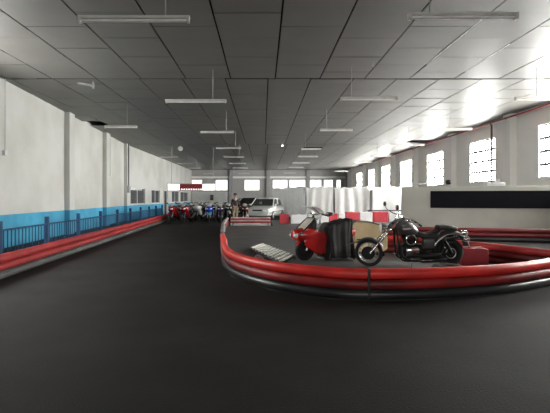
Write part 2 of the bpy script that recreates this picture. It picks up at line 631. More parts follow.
# bits on the ceiling
t = thing('hanging_projector_lamp', 'round white lamp fixed under the ceiling joint near the blue-based wall', 'lamp', (-5.25, 27.2, HC))
MB().tube([(0, 0, 0), (0, 0, -.12)], .03, 8).build('bracket', M_rod, t)
MB().lathe((0, 0.1, -.14), (0.2, -1, -.6), [(-.07, .04), (-.05, .12), (.06, .16), (.09, .15), (.09, .03)]).build('housing', mat('white lamp shell', (0.8, 0.8, 0.8), .3), t)
t = thing('hanging_spot_lamp', 'tiny lit spot lamp on the ceiling beyond the middle of the hall', 'lamp', (1.18, 26.25, HC))
MB().lathe((0, 0, 0), (0, 0, -1), [(0, .06), (.05, .06), (.09, .05)], 12).build('housing', M_lamp, t)
MB().lathe((0, 0, -.09), (0, 0, -1), [(0, .045), (.02, .05), (.05, .03)], 12).build('bulb', emit('small lit bulb', (1, .95, .85), 12), t)
t = thing('broken_hanging_lamp', 'short white lamp bracket hanging skewed under a gap in the ceiling boards', 'lamp', (-4.98, 12.2, HC))
MB().box((-.05, 0, -.08), (.42, .1, .06), .15, .12).build('housing', mat('dull bracket', (.2, .2, .19), .5), t, False, .008)
MB().box((.17, -.02, -.11), (.05, .09, .2), .1).build('bracket', MATS['dull bracket'], t, False, .008)
t = thing('hanging_hook', 'tiny white hook on a ceiling board over the parked bikes', 'hook', (2.68, 10.5, HC))
MB().tube([(0, 0, 0), (0, 0, -.08), (.02, 0, -.1), (.03, 0, -.07)], .012, 8).build('hook', M_lamp, t)

# hanging lit signboard
t = thing('hanging_sign', 'long hanging signboard with glowing white ends and red middle', 'sign', (-4.62, 27.8, 0))
f_ = MB()
f_.bx(-1.55, 1.55, -.09, .09, 1.86, 1.9).bx(-1.55, 1.55, -.09, .09, 2.3, 2.34).bx(-1.55, -1.51, -.09, .09, 1.9, 2.3).bx(1.51, 1.55, -.09, .09, 1.9, 2.3)
f_.build('frame', mat('sign frame', (0.5, 0.5, 0.5), .5), t, False)
M_sg = emit('backlit white panel', (1, 1, 0.98), 1.15)
for x0, x1 in ((-1.51, -.76), (.72, 1.51)):
    MB().bx(x0, x1, -.07, .07, 1.9, 2.3).build('lit_panel', M_sg, t, False)
MB().bx(-.76, .72, -.075, .07, 1.9, 2.3).build('red_panel', mat('red sign panel', (0.30, 0.02, 0.03), .5), t, False)
dsh = MB()
for k in range(9):
    x = -.66 + k * .155
    dsh.bx(x, x + .09, -.082, -.074, 1.92, 2.0)
dsh.build('marking', M_sg, t, False)
for x in (-1.3, 1.4):
    MB().tube([(x, 0, 2.33), (x, 0, HC)], .014, 6).build('wire', M_rod, t)

# red fire main with its drop pipe
t = thing('water_pipe', 'thin red pipe running high along the window wall', 'pipe', (0, 0, 0))
MB().tube([(9.55, 4, 4.52), (9.55, 42, 4.58)], .032, 8).build('main_pipe', M_redpipe, t)
MB().tube([(9.55, 18.1, 4.55), (9.62, 18.1, 4.45), (9.62, 18.1, 1.2), (9.62, 18.1, 0)], .04, 8).build('drop_pipe', mat('rusty dark pipe', (.10, .06, .055), .6), t)
for y in (6.6, 17, 27.6, 37):
    MB().box((9.6, y, 4.54), (.12, .04, .09)).build('clamp', M_rod, t, False)

# switch boxes with conduits on the blue-based wall
for y, z, lb, side in ((11.95, 2.65, 'small white switch box at the end of a conduit near a wall pier', .05), (17.1, 2.6, 'small white switch box on the wall just past the mottled stretch', .05), (22.2, 2.6, 'small grey switch box on the pier before the last wall bay', .2)):
    X = wx(y)
    t = thing('wall_switch', lb, 'switch', (X, y, z))
    t.rotation_euler.z = math.atan(.0852)
    MB().box((side, 0, 0), (.08, .16, .14)).build('switch_box', mat('switch grey', (.6, .6, .6), .5), t, False, .01)
    MB().tube([(side, 0, .06), (side, 0, HC - z)], .014, 6).build('conduit', mat('conduit grey', (.5, .5, .5), .5), t)
t = thing('wall_fuse_box', 'grey box below a dark conduit on the last wall pier', 'fuse box', (wx(26.2) + .2, 26.2, 2.05))
MB().box((.06, 0, -.12), (.12, .34, .42)).build('box', mat('fuse box grey', (.33, .34, .35), .5), t, False, .015)
MB().tube([(.05, 0, .08), (.05, 0, HC - 2.05)], .035, 8).build('conduit', mat('dark conduit', (.12, .12, .12), .6), t)
t = thing('wall_notice_box', 'small dark brown box on the grey board behind the parked bikes', 'box', (-5.95, 50.05, 1.45))
MB().box((0, -.06, 0), (.38, .12, .62)).build('case', mat('dark brown box', (.04, .025, .018), .5), t, False, .02)
MB().box((0, -.125, .05), (.26, .01, .2)).build('front', mat('orange brown plate', (.16, .05, .02), .5), t, False)
struct(MB().bx(-8.3, -4.1, 50.1, 50.2, 0, 2.12).build('partition', mat('grey board', (.50, .50, .49), .7), smooth=False))

# ------------------------------------------------------------------ track barriers
R = 0.073


def barrier(name, label, path, mats, step=.12, straps=(), n=14, strap_mat=None):
    t = thing(name, label, 'barrier', (0, 0, 0), 0, 'pipe barriers round the track')
    P = spline([(x, y, 0) for x, y in path], step)
    for i, mt in enumerate(mats):
        z = R + i * (2 * R - .003)
        MB().tube([(p.x, p.y, z) for p in P], R, n).build('pipe', mt, t)
    H = len(mats) * (2 * R - .003)
    for k in straps:
        i = min(range(len(P) - 1), key=lambda q: (P[q].x - k[0]) ** 2 + (P[q].y - k[1]) ** 2)
        d = (P[i + 1] - P[i]).normalized()
        ang = math.atan2(d.y, d.x)
        s_ = MB()
        s_.box((P[i].x, P[i].y, H / 2 + .003), (.05, 2 * R + .016, H + .012), ang)
        s_.build('strap', strap_mat or M_black, t, False, .03)
    return t


def inset(path, r):
    """shift a floor line by r to its left-hand side"""
    out = []
    for i, p in enumerate(path):
        a = V(path[max(i - 1, 0)])
        b = V(path[min(i + 1, len(path) - 1)])
        d = (b - a).normalized()
        out.append((p[0] - d.y * r, p[1] + d.x * r))
    return out


front = [(-1.16, 11.6), (-1.03, 10.56), (-.86, 8.98), (-.55, 7.62), (.107, 6.54), (.93, 5.96), (1.59, 5.84), (2.59, 5.96), (3.6, 6.27), (4.5, 6.76), (5.2, 7.22), (5.6, 7.62)]
barrier('pipe_barrier', 'curved barrier of two red pipes over a black one around the bikes', inset(front, R), (M_black, M_redg, M_red), straps=((1.5, 5.9),))
barrier('pipe_barrier', 'scuffed pale pipe barrier along the lane, running on from the red curve', inset([(-1.86, 21.6), (-1.72, 18), (-1.42, 14.5), (-1.18, 11.75)], R), (M_black, M_redg, mat('dull pale pipe', (.34, .32, .32), .45, 0, .3, 2.5, col2=(.2, .17, .17))), straps=((-1.7, 18), (-1.2, 12.2)))
barrier('pipe_barrier', 'low dark red barrier behind the black cruiser, ending at the curve tip', [(5.62, 7.82), (5.25, 8.35), (4.62, 9.7), (3.75, 10.7), (2.9, 11.25)], (M_maroon, M_maroon, M_red2), straps=((4.1, 10.2),))
barrier('pipe_barrier', 'short red and white striped barrier in front of the silver car', [(-1.62, 21.55), (.38, 21.45)], (M_whitep, M_pink, M_pink), straps=((-1.5, 21.5), (.3, 21.5)))
barrier('pipe_barrier', 'long red pipe barrier below the blue railing', [(-4.0 - .07 * y + (.0 if y < 24 else -.004 * (y - 24) ** 2), y) for y in (1, 5, 9, 13, 17, 21, 25, 28)], (mat('dark grey pipe', (.10, .10, .10), .6, 0, .4, 2.5), M_redw, M_redw), .3)
barrier('pipe_barrier', 'dark red and black barrier at the foot of the white partition', [(4.0, 14.65), (6, 14.25), (8, 13.7), (9.75, 13.2)], (M_black, M_maroon, M_maroon), .3, straps=((6, 14.2),))

# white stripes and dark seam on the striped barrier
t = [o for o in C.objects if o.get('label', '').startswith('short red and white')][0]
for z in (.218 - .0, .36):
    MB().tube([(-1.6, 21.5 - R * .62, z + .055), (.36, 21.4 - R * .62, z + .055)], .027, 8).build('white_stripe', M_whitep, t)

fp = [(x, y) for x, y in reversed(front)] + [(-1.72, 18), (-1.8, 21.45), (.5, 21.45), (.5, 27), (9, 27), (9, 20), (6, 16), (2.95, 11.2), (4.6, 9.6), (5.3, 8.3)]
q = MB()
q.prism([(x, y) for x, y in fp], 0, .004)
q.v = [V((v.x, v.z, v.y)) for v in q.v]
struct(q.build('floor', mat('grey concrete', (.085, .083, .085), .5, 0, .3, 1.2, .1, 30, col2=(.055, .053, .054)), smooth=False))

# ------------------------------------------------------------------ blue railing
t = thing('steel_railing', 'dark blue steel railing between the red barrier and the blue-based wall', 'railing', (0, 0, 0))


def rx_(y):
    return -4.42 - .07 * y


ys = [1.9 + 2.08 * k for k in range(13)]
for y in ys:
    MB().box((rx_(y), y, .48), (.085, .085, .96)).build('post', M_blue, t, False, .008)
for y0, y1 in zip(ys[:-1], ys[1:]):
    p = MB()
    for z in (.78, .14):
        p.tube([(rx_(y0), y0, z), (rx_(y1), y1, z)], .022, 6)
    for k in range(1, 14):
        y = y0 + (y1 - y0) * k / 14
        p.tube([(rx_(y), y, .14), (rx_(y), y, .78)], .011, 5)
    p.build('rail_panel', M_blue, t)

# ------------------------------------------------------------------ white partition with black board
A, B = V((4.85, 15.05)), V((9.82, 13.75))
ang = math.atan2(B.y - A.y, B.x - A.x)
L = (B - A).length
t = thing('white_partition', 'low white partition wall carrying a long black board', 'partition', (A.x, A.y, 0), ang)
MB().bx(0, L, 0, .12, 0, 1.8).build('panel', mat('white partition paint', (.38, .37, .33), .7, 0, .1, 1.2, .05, 10), t, False, .008)
MB().bx(.95, L - .01, -.03, -.002, 1.06, 1.64).build('black_board', M_panel, t, False, .005)
t = thing('boom_pole', 'white pole with a black end lying on top of the partition', 'pole', (4.86, 15.02, 1.82), ang)
MB().tube([(-.1, .06, .02), (1.45, .06, .12)], .022, 8).build('pole', mat('white pole paint', (.8, .8, .8), .4), t)
MB().lathe((1.42, .06, .115), (1, 0, .05), [(0, .03), (.03, .085), (.14, .085), (.18, .05)], 14).build('end_weight', M_blackm, t)
t = thing('white_box', 'small white box standing on top of the partition', 'box', (7.75, 14.32, 1.8), ang)
MB().box((0, 0, .06), (.55, .09, .12)).build('box', mat('box white', (.75, .75, .74), .6), t, False, .01)
MB().box((.05, 0, .17), (.1, .06, .1)).build('lid', mat('box white', (.75, .75, .74), .6), t, False, .01)

# ------------------------------------------------------------------ white sheets and plastic blocks


def sheet(label, x0, x1, y0, y1, zt, zb, mt, pleats, seed, lean=.25):
    rnd = random.Random(seed)
    X0, X1 = (x0 - CX) * y0 / F, (x1 - CX) * y1 / F
    t = thing('tarpaulin_curtain', label, 'tarpaulin', ((X0 + X1) / 2, (y0 + y1) / 2, 0), 0, 'white tarpaulins closing off the back')
    cx, cy = (X0 + X1) / 2, (y0 + y1) / 2
    nu, nv = 70, 18
    ph = [rnd.uniform(0, 6.28) for _ in range(6)]
    P = []
    for j in range(nv + 1):
        v = j / nv
        row = []
        for i in range(nu + 1):
            u = i / nu
            amp = .018 + .03 * v
            fold = amp * (math.sin(u * pleats * 2 * PI + ph[0] + .9 * math.sin(v * 2 + ph[1])) + .5 * math.sin(u * pleats * 4.7 + ph[2] + v * 1.5))
            sag = .07 * abs(math.sin(u * PI * 3 + ph[3])) * (1 - v)
            z = zt + (zb - zt) * v - sag + .03 * math.sin(ph[4] + u * 5) * (1 - v)
            row.append(V((X0 + (X1 - X0) * u - cx + .03 * math.sin(v * 4 + u * 9), y0 + (y1 - y0) * u - cy + fold - lean * v, z)))
        P.append(row)
    MB().grid(P).build('cloth', mt, t, True, solid=.006)
    MB().tube([(X0 - cx + .03, y0 - cy + .06, zt - .05), (X1 - cx - .03, y1 - cy + .06, zt - .05)], .02, 6).build('rail', M_rod, t)
    for xx, yy in ((X0 - cx + .08, y0 - cy), (X1 - cx - .08, y1 - cy)):
        MB().tube([(xx, yy + .12, 0), (xx, yy + .12, zt)], .025, 6).build('post', M_rod, t)
    return t


sheet('pleated grey plastic sheet hanging behind the silver car', 272, 305.5, 34, 29.6, 2.2, .05, M_sheetg, 9, 1)
sheet('white tarpaulin hanging behind the red scooter handlebars', 306, 333.2, 27.9, 27.4, 2.14, .05, M_sheet, 3.3, 2)
sheet('white tarpaulin between two dark gaps, behind the dark covered rear', 334.4, 370, 27.3, 26.9, 2.12, .05, M_sheet, 4, 3)
sheet('brightest white tarpaulin beside the end of the partition', 371.5, 425, 26.6, 26.0, 2.12, .55, M_sheet, 2.5, 5, .12)

BL = [(279.5, 289, 24.0, 'r', .5), (290.5, 306.5, 23.8, 'w', .47), (307.5, 319, 23.9, 'w', .47), (320, 328.5, 24.2, 'w', .5), (329, 337.2, 24.6, 'r', .52), (337.8, 344.6, 24.8, 'w', .54), (345.2, 358.3, 25.0, 'r', .58), (359, 371.8, 25.1, 'w', .58), (372.4, 387, 25.2, 'r', .58), (387.8, 402, 25.3, 'w', .58)]
blab = ['dark red plastic block on the floor beside the silver car', 'white plastic block next to the red one by the silver car', 'white plastic block just behind the scooter windscreen', 'white plastic block behind the scooter handlebar',
        'small red plastic block behind the dark covered rear of the scooter', 'narrow white plastic block between two red ones', 'red plastic block behind the cream board', 'white plastic block below the second dark gap in the tarpaulins',
        'red plastic block behind the cruiser handlebars', 'white plastic block against the end of the partition']
for (p0, p1, Y, c, h), lb in zip(BL, blab):
    X0, X1 = (p0 - CX) * Y / F, (p1 - CX) * Y / F
    wd = (X1 - X0) / 2 - .01
    t = thing('plastic_block', lb, 'barrier block', ((X0 + X1) / 2, Y, 0), 0, 'red and white plastic blocks')
    mt = M_blkr if c == 'r' else M_blkw
    MB().prism([(-wd, 0), (wd, 0), (wd, h * .96), (wd - .03, h), (-wd + .03, h), (-wd, h * .96)], -.2, .2).build('body', mt, t, False, .02)
    MB().lathe((0, 0, h), (0, 0, 1), [(-.01, .05), (.02, .05), (.03, .03)], 12).build('filler_cap', mt, t)
t = thing('black_rail', 'thin black rail on stub posts behind the red block by the partition', 'rail', (0, 0, 0))
MB().tube([(6.25, 25.75, .66), (8.6, 25.75, .66)], .03, 8).build('bar', M_black, t)
for x in (6.35, 8.5):
    MB().tube([(x, 25.75, 0), (x, 25.75, .65)], .03, 8).build('post', M_black, t)

# red block on the floor behind the cruiser
t = thing('plastic_block', 'red plastic block on the floor behind the rear wheel of the cruiser', 'barrier block', (4.40, 9.0, 0), -.12)
MB().prism([(-.27, 0), (.25, 0), (.25, .33), (.22, .36), (-.24, .36), (-.27, .33)], -.16, .16).build('body', mat('dull red block', (.40, .02, .035), .45), t, False, .015)
MB().bx(-.2, .18, -.08, .08, .36, .375).build('lid', M_maroon, t, False, .01)
# loose tyre below the cruiser
t = thing('loose_tyre', 'dusty black tyre lying flat on the floor under the cruiser rear', 'tyre', (3.42, 7.95, 0))
MB().torus((0, 0, .085), (0, 0, 1), .21, .085, 32, 12).build('tread', mat('dusty rubber', (.045, .043, .04), .8), t)
MB().torus((0, 0, .085), (0, 0, 1), .15, .07, 32, 10).build('bead', M_tyre, t)

# slatted ramp lying inside the curve
P0, P1, Q0 = V((-.35, 11.4, 0)), V((-.04, 12.35, 0)), V((.40, 8.75, 0))
t = thing('slatted_ramp', 'long slatted grey ramp lying on the floor inside the red curve', 'ramp', tuple(P0))
u, w_ = Q0 - P0, P1 - P0
for d in (0.02, 0.98):
    MB().tube([w_ * d + V((0, 0, .05)), u + w_ * d + V((0, 0, .05))], .05, 4).build('side_rail', mat('dark ramp rail', (.05, .05, .05), .5), t)
sa = math.atan2(w_.y, w_.x)
MB()._add([V((0, 0, .02)), w_ + V((0, 0, .02)), u + w_ + V((0, 0, .02)), u + V((0, 0, .02)), V((0, 0, .05)), w_ + V((0, 0, .05)), u + w_ + V((0, 0, .05)), u + V((0, 0, .05))],
          [(0, 3, 2, 1), (4, 5, 6, 7), (0, 1, 5, 4), (1, 2, 6, 5), (2, 3, 7, 6), (3, 0, 4, 7)]).build('gap_backing', M_black, t, False)  # black sheet added so the gaps between slats stay dark
for k in range(10):
    c = u * ((k + .5) / 10) + w_ * .5 + V((0, 0, .1))
    MB().box(c, (w_.length, .075, .03), sa).build('slat', M_slat, t, False, .006)
t = thing('metal_fitting', 'small pale metal fitting on the floor beside the slatted ramp', 'fitting', (-.14, 9.75, 0))
MB().box((0, 0, .03), (.2, .12, .06), .5).build('base', M_alu, t, False, .01)
MB().tube([(-.05, 0, .05), (0, .02, .11), (.08, .03, .08), (.16, .0, .03)], .018, 8).build('lever', M_alu, t)

# ------------------------------------------------------------------ black cruiser motorcycle


def wheel(parent, c, r, tw, name, rim, spokes=10, disc=True, rz=0.0):
    t_ = MB()
    t_.torus((0, 0, 0), (0, 1, 0), r - tw / 2, tw / 2, 36, 12, 1.05)
    o = t_.build(name, M_tyre, parent)
    o.location = c
    o.rotation_euler = (0, 0, rz)
    q = MB()
    q.torus((0, 0, 0), (0, 1, 0), r - tw, .014, 32, 8, 1.6)
    q.lathe((0, -.06, 0), (0, 1, 0), [(0, .035), (.02, .05), (.1, .05), (.12, .035)], 16)
    q.build('rim', rim, o)
    s_ = MB()
    for k in range(spokes):
        a = 2 * PI * k / spokes
        d = V((math.cos(a), 0, math.sin(a)))
        s_.tube([d * .04 + V((0, .02 * (-1) ** k, 0)), d * (r - tw)], .008 if spokes > 8 else .018, 6)
    s_.build('spokes', rim, o)
    if disc:
        MB().lathe((0, -.075, 0), (0, 1, 0), [(0, .09), (0, .135), (.006, .135), (.006, .09)], 24).build('brake_disc', M_blackm, o)
    return o


def arc_fender(mb, c, r, a0, a1, half, th=.012, n=18, drop=.5):
    cx_, cz = c
    rings = []
    for i in range(n + 1):
        a = math.radians(a0 + (a1 - a0) * i / n)
        d = V((math.cos(a), 0, math.sin(a)))
        ring = []
        for rr, s0 in ((r, 1), (r - th, -1)):
            for j in range(7):
                u_ = (-1 + 2 * j / 6) * s0
                ring.append(V((cx_, half * u_, cz)) + d * (rr - drop * half * u_ * u_ * .6))
        rings.append(ring)
    return mb.rings(rings)


K = 8.8 / F
bike = thing('cruiser_motorcycle', 'black cruiser motorcycle with chrome engine standing side-on inside the red curve', 'motorcycle', (2.97, 8.8, 0.0), 0, None, math.radians(4))


def bp(px, py, y=0.0):                         # outline point of the cruiser read off the photo, in bike coordinates
    return V(((px - 408) * K, y, CH - (py - CY) * K))


fw, rw = V((-.81, 0, .29)), V((.823, 0, .29))
wheel(bike, fw, .285, .075, 'front_wheel', M_alu, 16, True, math.radians(-24))
wheel(bike, rw, .29, .14, 'rear_wheel', M_blackm, 16)
for s_ in (-1, 1):
    y = s_ * .095
    o = MB().tube([fw + V((-.0, y, -.0)), fw.lerp(V((-.317, 0, .88)), .52) + V((0, y, 0))], [.03, .028], 10).build('fork_leg', M_chrome, bike)
    MB().tube([fw.lerp(V((-.317, 0, .88)), .5) + V((0, y, 0)), V((-.30, y, .9))], .021, 10).build('fork_tube', M_chrome, o)
MB().box((-.36, 0, .83), (.1, .26, .05), 0, math.radians(-40)).box((-.30, 0, .9), (.09, .24, .035), 0, math.radians(-40)).build('triple_clamp', M_chrome, bike, False, .01)
f_ = MB()
arc_fender(f_, (0, 0), .315, 22, 140, .07)
rg = [[V((-.235 - .2 * k / 4, yy * (1 - .12 * k), .2 - .02 * k + .0 * yy + (.014 if up else 0))) for yy, up in ((-.065, 0), (.065, 0), (.065, 1), (-.065, 1))] for k in range(5)]
f_.rings(rg)
o = f_.build('front_fender', M_tank, bike)
o.location = fw
o.rotation_euler = (0, 0, math.radians(-24))
h = MB().lathe((-.40, 0, .80), (-1, 0, -.05), [(0, .03), (.04, .075), (.1, .095), (.17, .1), (.175, .09)], 24).build('headlight', M_chrome, bike)
MB().lathe((-.572, 0, .792), (-1, 0, -.05), [(0, .09), (.015, .07), (.022, .02)], 24).build('headlight_lens', M_lensw, h)
for s_ in (-1, 1):
    q = MB().lathe((-.45, s_ * .2, .78), (-1, 0, 0), [(0, .02), (.03, .04), (.08, .04), (.09, .03)], 14).build('turn_signal', M_chrome, bike)
    MB().lathe((-.54, s_ * .2, .78), (-1, 0, 0), [(0, .033), (.012, .02)], 14).build('lens', mat('amber lens', (.6, .22, .03), .25), q)
hb = MB()
hb.tube(spline([(.08, -.42, .90), (-.02, -.40, .97), (-.14, -.32, 1.02), (-.23, -.16, .97), (-.27, 0, .93), (-.23, .16, .97), (-.14, .32, 1.02), (-.02, .40, .97), (.08, .42, .90)], .04), .013, 8)
o = hb.build('handlebar', M_chrome, bike)
for s_ in (-1, 1):
    MB().tube([(-.04, s_ * .405, .98), (.10, s_ * .425, .885)], .021, 10).build('grip', M_leather, o)
    MB().tube([(-.09, s_ * .36, 1.0), (-.14, s_ * .42, 1.0), (-.06, s_ * .46, .95), (.02, s_ * .47, .93)], .008, 6).build('lever', M_alu, o)
    ms = MB().tube(spline([(-.1, s_ * .34, 1.02), (-.22, s_ * .38, 1.06), (-.34, s_ * .42, 1.14), (-.37, s_ * .43, 1.22)], .04), .009, 8).build('mirror_stem', M_chrome, bike)
    MB().loft([(-.405, s_ * .43, 1.25, .02, .02), (-.40, s_ * .43, 1.25, .055, .045), (-.375, s_ * .43, 1.25, .06, .05), (-.365, s_ * .43, 1.25, .05, .042)], 'x', 16, 2.4).build('mirror', M_blackg, ms)
for s_ in (-1, 1):
    MB().tube(spline([(-.1, s_ * .33, 1.0), (-.25, s_ * .25, .85), (-.25, s_ * .08, .68), (-.1, s_ * .05, .6)], .04), .006, 6).build('control_cable', M_black, bike)
fr = MB()
for s_ in (-1, 1):
    fr.tube(spline([(-.30, s_ * .05, .86), (-.26, s_ * .12, .6), (-.2, s_ * .14, .22), (-.05, s_ * .15, .15), (.4, s_ * .15, .17), (.62, s_ * .14, .3), (.66, s_ * .13, .55)], .05), .021, 8)
    fr.tube([(-.30, s_ * .05, .82), (.1, s_ * .1, .66), (.5, s_ * .14, .55), (.95, s_ * .14, .62)], .02, 8)
    fr.tube([(.42, s_ * .15, .28), rw + V((0, s_ * .13, 0))], .024, 8)
fr.tube([(-.29, 0, .72), (-.33, 0, .92)], .035, 10)
fr.build('frame', M_blackm, bike)
MB().loft([(-.33, 0, .84, .03, .06), (-.29, 0, .845, .10, .12), (-.2, 0, .84, .15, .155), (-.08, 0, .81, .165, .155), (.04, 0, .765, .145, .13), (.13, 0, .72, .11, .09), (.19, 0, .68, .05, .05)], 'x', 24, 2.2).build('fuel_tank', M_tank, bike)
tk = MB.last
MB().prism([(-.19, .80), (-.06, .815), (.0, .80), (-.06, .785), (-.16, .775)], -.172, -.155).build('badge', mat('pale badge', (.7, .7, .7), .3, .3), tk, False)
MB().lathe((-.14, 0, .945), (0, 0, 1), [(0, .05), (.02, .05), (.03, .035)], 18).build('filler_cap', M_chrome, tk)
MB().lathe((-.02, 0, .92), (.1, 0, 1), [(0, .06), (.03, .06), (.035, .05)], 18).build('speedometer', M_chrome, tk)
seat = MB().loft([(.10, 0, .68, .08, .04), (.16, 0, .675, .12, .06), (.3, 0, .635, .16, .06), (.42, 0, .64, .175, .065), (.54, 0, .69, .17, .07), (.585, 0, .735, .14, .05)], 'x', 20, 2.8).build('rider_seat', M_leather, bike)
MB().loft([(.55, 0, .79, .08, .03), (.58, 0, .805, .12, .05), (.72, 0, .81, .135, .055), (.9, 0, .79, .125, .045), (.965, 0, .775, .08, .025)], 'x', 20, 3).build('passenger_seat', M_leather, bike)
f_ = MB()
arc_fender(f_, (rw.x, rw.z + .05), .42, 12, 150, .12, .014, 20, .7)
f_.build('rear_fender', M_tank, bike)
for s_ in (-1, 1):
    MB().tube(spline([(.46, s_ * .15, .45), (.56, s_ * .16, .58), (.72, s_ * .16, .68), (.92, s_ * .155, .70), (1.02, s_ * .14, .69)], .04), .02, 8).build('fender_strut', M_chrome, bike)
    MB().tube([rw + V((-.02, s_ * .17, .02)), (.66, s_ * .175, .56)], [.04, .03], 12).build('shock_absorber', M_blackm, bike)
    q = MB().lathe((1.02, s_ * .2, .60), (1, 0, 0), [(0, .02), (.03, .042), (.09, .042), (.1, .03)], 14).build('turn_signal', M_chrome, bike)
    MB().lathe((1.12, s_ * .2, .60), (1, 0, 0), [(0, .034), (.014, .02)], 14).build('lens', mat('amber lens', (.6, .22, .03), .25), q)
tl = MB().loft([(1.06, 0, .70, .05, .04), (1.1, 0, .70, .07, .05), (1.17, 0, .69, .065, .045)], 'x', 16, 3).build('tail_light', M_chrome, bike)
MB().loft([(1.168, 0, .69, .06, .04), (1.19, 0, .69, .05, .03)], 'x', 16, 3).build('tail_lens', M_lens, tl)
MB().box((1.16, 0, .57), (.012, .18, .12), 0, math.radians(15)).build('number_plate', mat('plate white', (.7, .7, .68), .4), bike, False)
# engine: crankcase, two finned cylinders in a V, covers
en = MB().loft([(-.2, 0, .33, .06, .08), (-.16, 0, .33, .12, .13), (0, 0, .33, .14, .15), (.2, 0, .33, .13, .14), (.32, 0, .35, .10, .1)], 'x', 20, 3).build('engine_case', M_blackm, bike)
for s_, a in ((-1, -24), (1, 24)):
    a = math.radians(a)
    d = V((math.sin(a), 0, math.cos(a)))
    pr = []
    for k in range(9):
        pr += [(k * .022, .07), (k * .022 + .008, .105), (k * .022 + .014, .105), (k * .022 + .016, .07)]
    cy = MB().lathe(V((.03, 0, .42)) + d * .02, d, pr, 20).build('cylinder', M_blackm, bike)
    MB().lathe(V((.03, 0, .42)) + d * .22, d, [(0, .095), (.03, .1), (.06, .08), (.07, .04)], 20).build('cylinder_head', M_blackm, cy)
MB().loft([(-.13, .0, .0, .02, .05), (-.11, 0, 0, .05, .085), (0, 0, .01, .06, .1), (.12, 0, .005, .05, .09), (.155, 0, 0, .02, .05)], 'x', 20, 2.5).build('engine_cover', M_chrome, bike)
MB.last.location = (.01, -.16, .335)
MB().lathe((-.02, -.13, .58), (0, -1, 0), [(0, .1), (.05, .12), (.07, .11), (.08, .05)], 24).build('air_cleaner', M_blackg, bike)
MB().torus((-.02, -.195, .58), (0, 1, 0), .1, .012, 24, 8).build('chrome_ring', M_chrome, MB.last)
MB().loft([(.22, -.13, .5, .02, .06), (.25, -.14, .5, .04, .1), (.38, -.145, .5, .045, .11), (.46, -.14, .49, .03, .09), (.48, -.13, .49, .01, .05)], 'x', 18, 3).build('side_cover', M_tank, bike)
for dz, x1 in ((.17, .62), (.26, .5)):
    ex = MB().tube(spline([(-.1, -.16, .52), (-.2, -.19, .4), (-.17, -.21, .24), (-.02, -.22, dz), (.15, -.225, dz)], .04), .021, 10).build('exhaust_pipe', M_blackm, bike)
    MB().tube([(.13, -.225, dz), (.2, -.23, dz), (x1, -.235, dz + .02), (x1 + .06, -.235, dz + .02)], [.022, .048, .05, .036], 14).build('muffler', M_blackg if dz < .2 else M_blackm, ex)
MB().tube([(.02, -.15, .2), (-.02, -.24, .03), (-.03, -.26, .012)], .013, 8).build('side_stand', M_alu, bike)
for s_ in (-1, 1):
    MB().tube([(-.18, s_ * .14, .22), (-.2, s_ * .3, .21)], .017, 8).build('foot_peg', M_chrome, bike)
MB().torus(rw + V((0, -.1, 0)), (0, 1, 0), .1, .012, 24, 8).build('sprocket', M_alu, bike)

# ------------------------------------------------------------------ red scooter with its dark cover
sc = thing('red_scooter', 'red scooter with a clear windscreen, nose towards the slatted ramp', 'scooter', (1.2, 9.75, 0), math.radians(20))
wheel(sc, (-.28, 0, .23), .23, .11, 'front_wheel', M_blackm, 5)
wheel(sc, (.74, 0, .23), .23, .12, 'rear_wheel', M_blackm, 5)
for s_ in (-1, 1):
    MB().tube([(-.28, s_ * .09, .23), (-.2, s_ * .09, .55)], .022, 8).build('fork_leg', M_alu, sc)
f_ = MB()
arc_fender(f_, (-.28, .23), .265, 15, 150, .075)
f_.build('front_fender', M_scred, sc)
MB().loft([(-.60, 0, .58, .05, .05), (-.57, 0, .58, .13, .1), (-.46, 0, .58, .2, .14), (-.3, 0, .57, .24, .16), (-.14, 0, .54, .23, .2), (.0, 0, .5, .2, .22), (.06, 0, .48, .14, .18)], 'x', 22, 2.8).build('front_fairing', M_scred, sc)
ff = MB.last
for s_ in (-1, 1):
    MB().loft([(-.60, s_ * .1, .57, .02, .02), (-.585, s_ * .1, .57, .06, .035), (-.53, s_ * .12, .575, .07, .05)], 'x', 14, 2.2).build('headlight', M_lensw, ff)
    MB().prism([(-.36, .34), (-.1, .16), (.06, .14), (.2, .5), (.1, .66), (-.3, .6), (-.38, .45)], s_ * .2 - .03, s_ * .2 + .03).build('leg_shield', M_scred, sc, True, .02)
MB().prism([(.0, .16), (.4, .16), (.4, .44), (.2, .46), (.1, .62), (-.04, .6)], -.19, .19).build('footboard', M_scred, sc, True, .02)
MB().loft([(.26, 0, .42, .14, .14), (.36, 0, .46, .19, .2), (.55, 0, .52, .21, .2), (.8, 0, .56, .19, .16), (.97, 0, .6, .1, .08)], 'x', 20, 2.8).build('rear_body', M_scred, sc)
MB().loft([(.28, 0, .70, .1, .04), (.36, 0, .72, .15, .06), (.6, 0, .73, .16, .06), (.85, 0, .78, .14, .06), (.93, 0, .8, .08, .03)], 'x', 18, 3).build('seat', M_leather, sc)
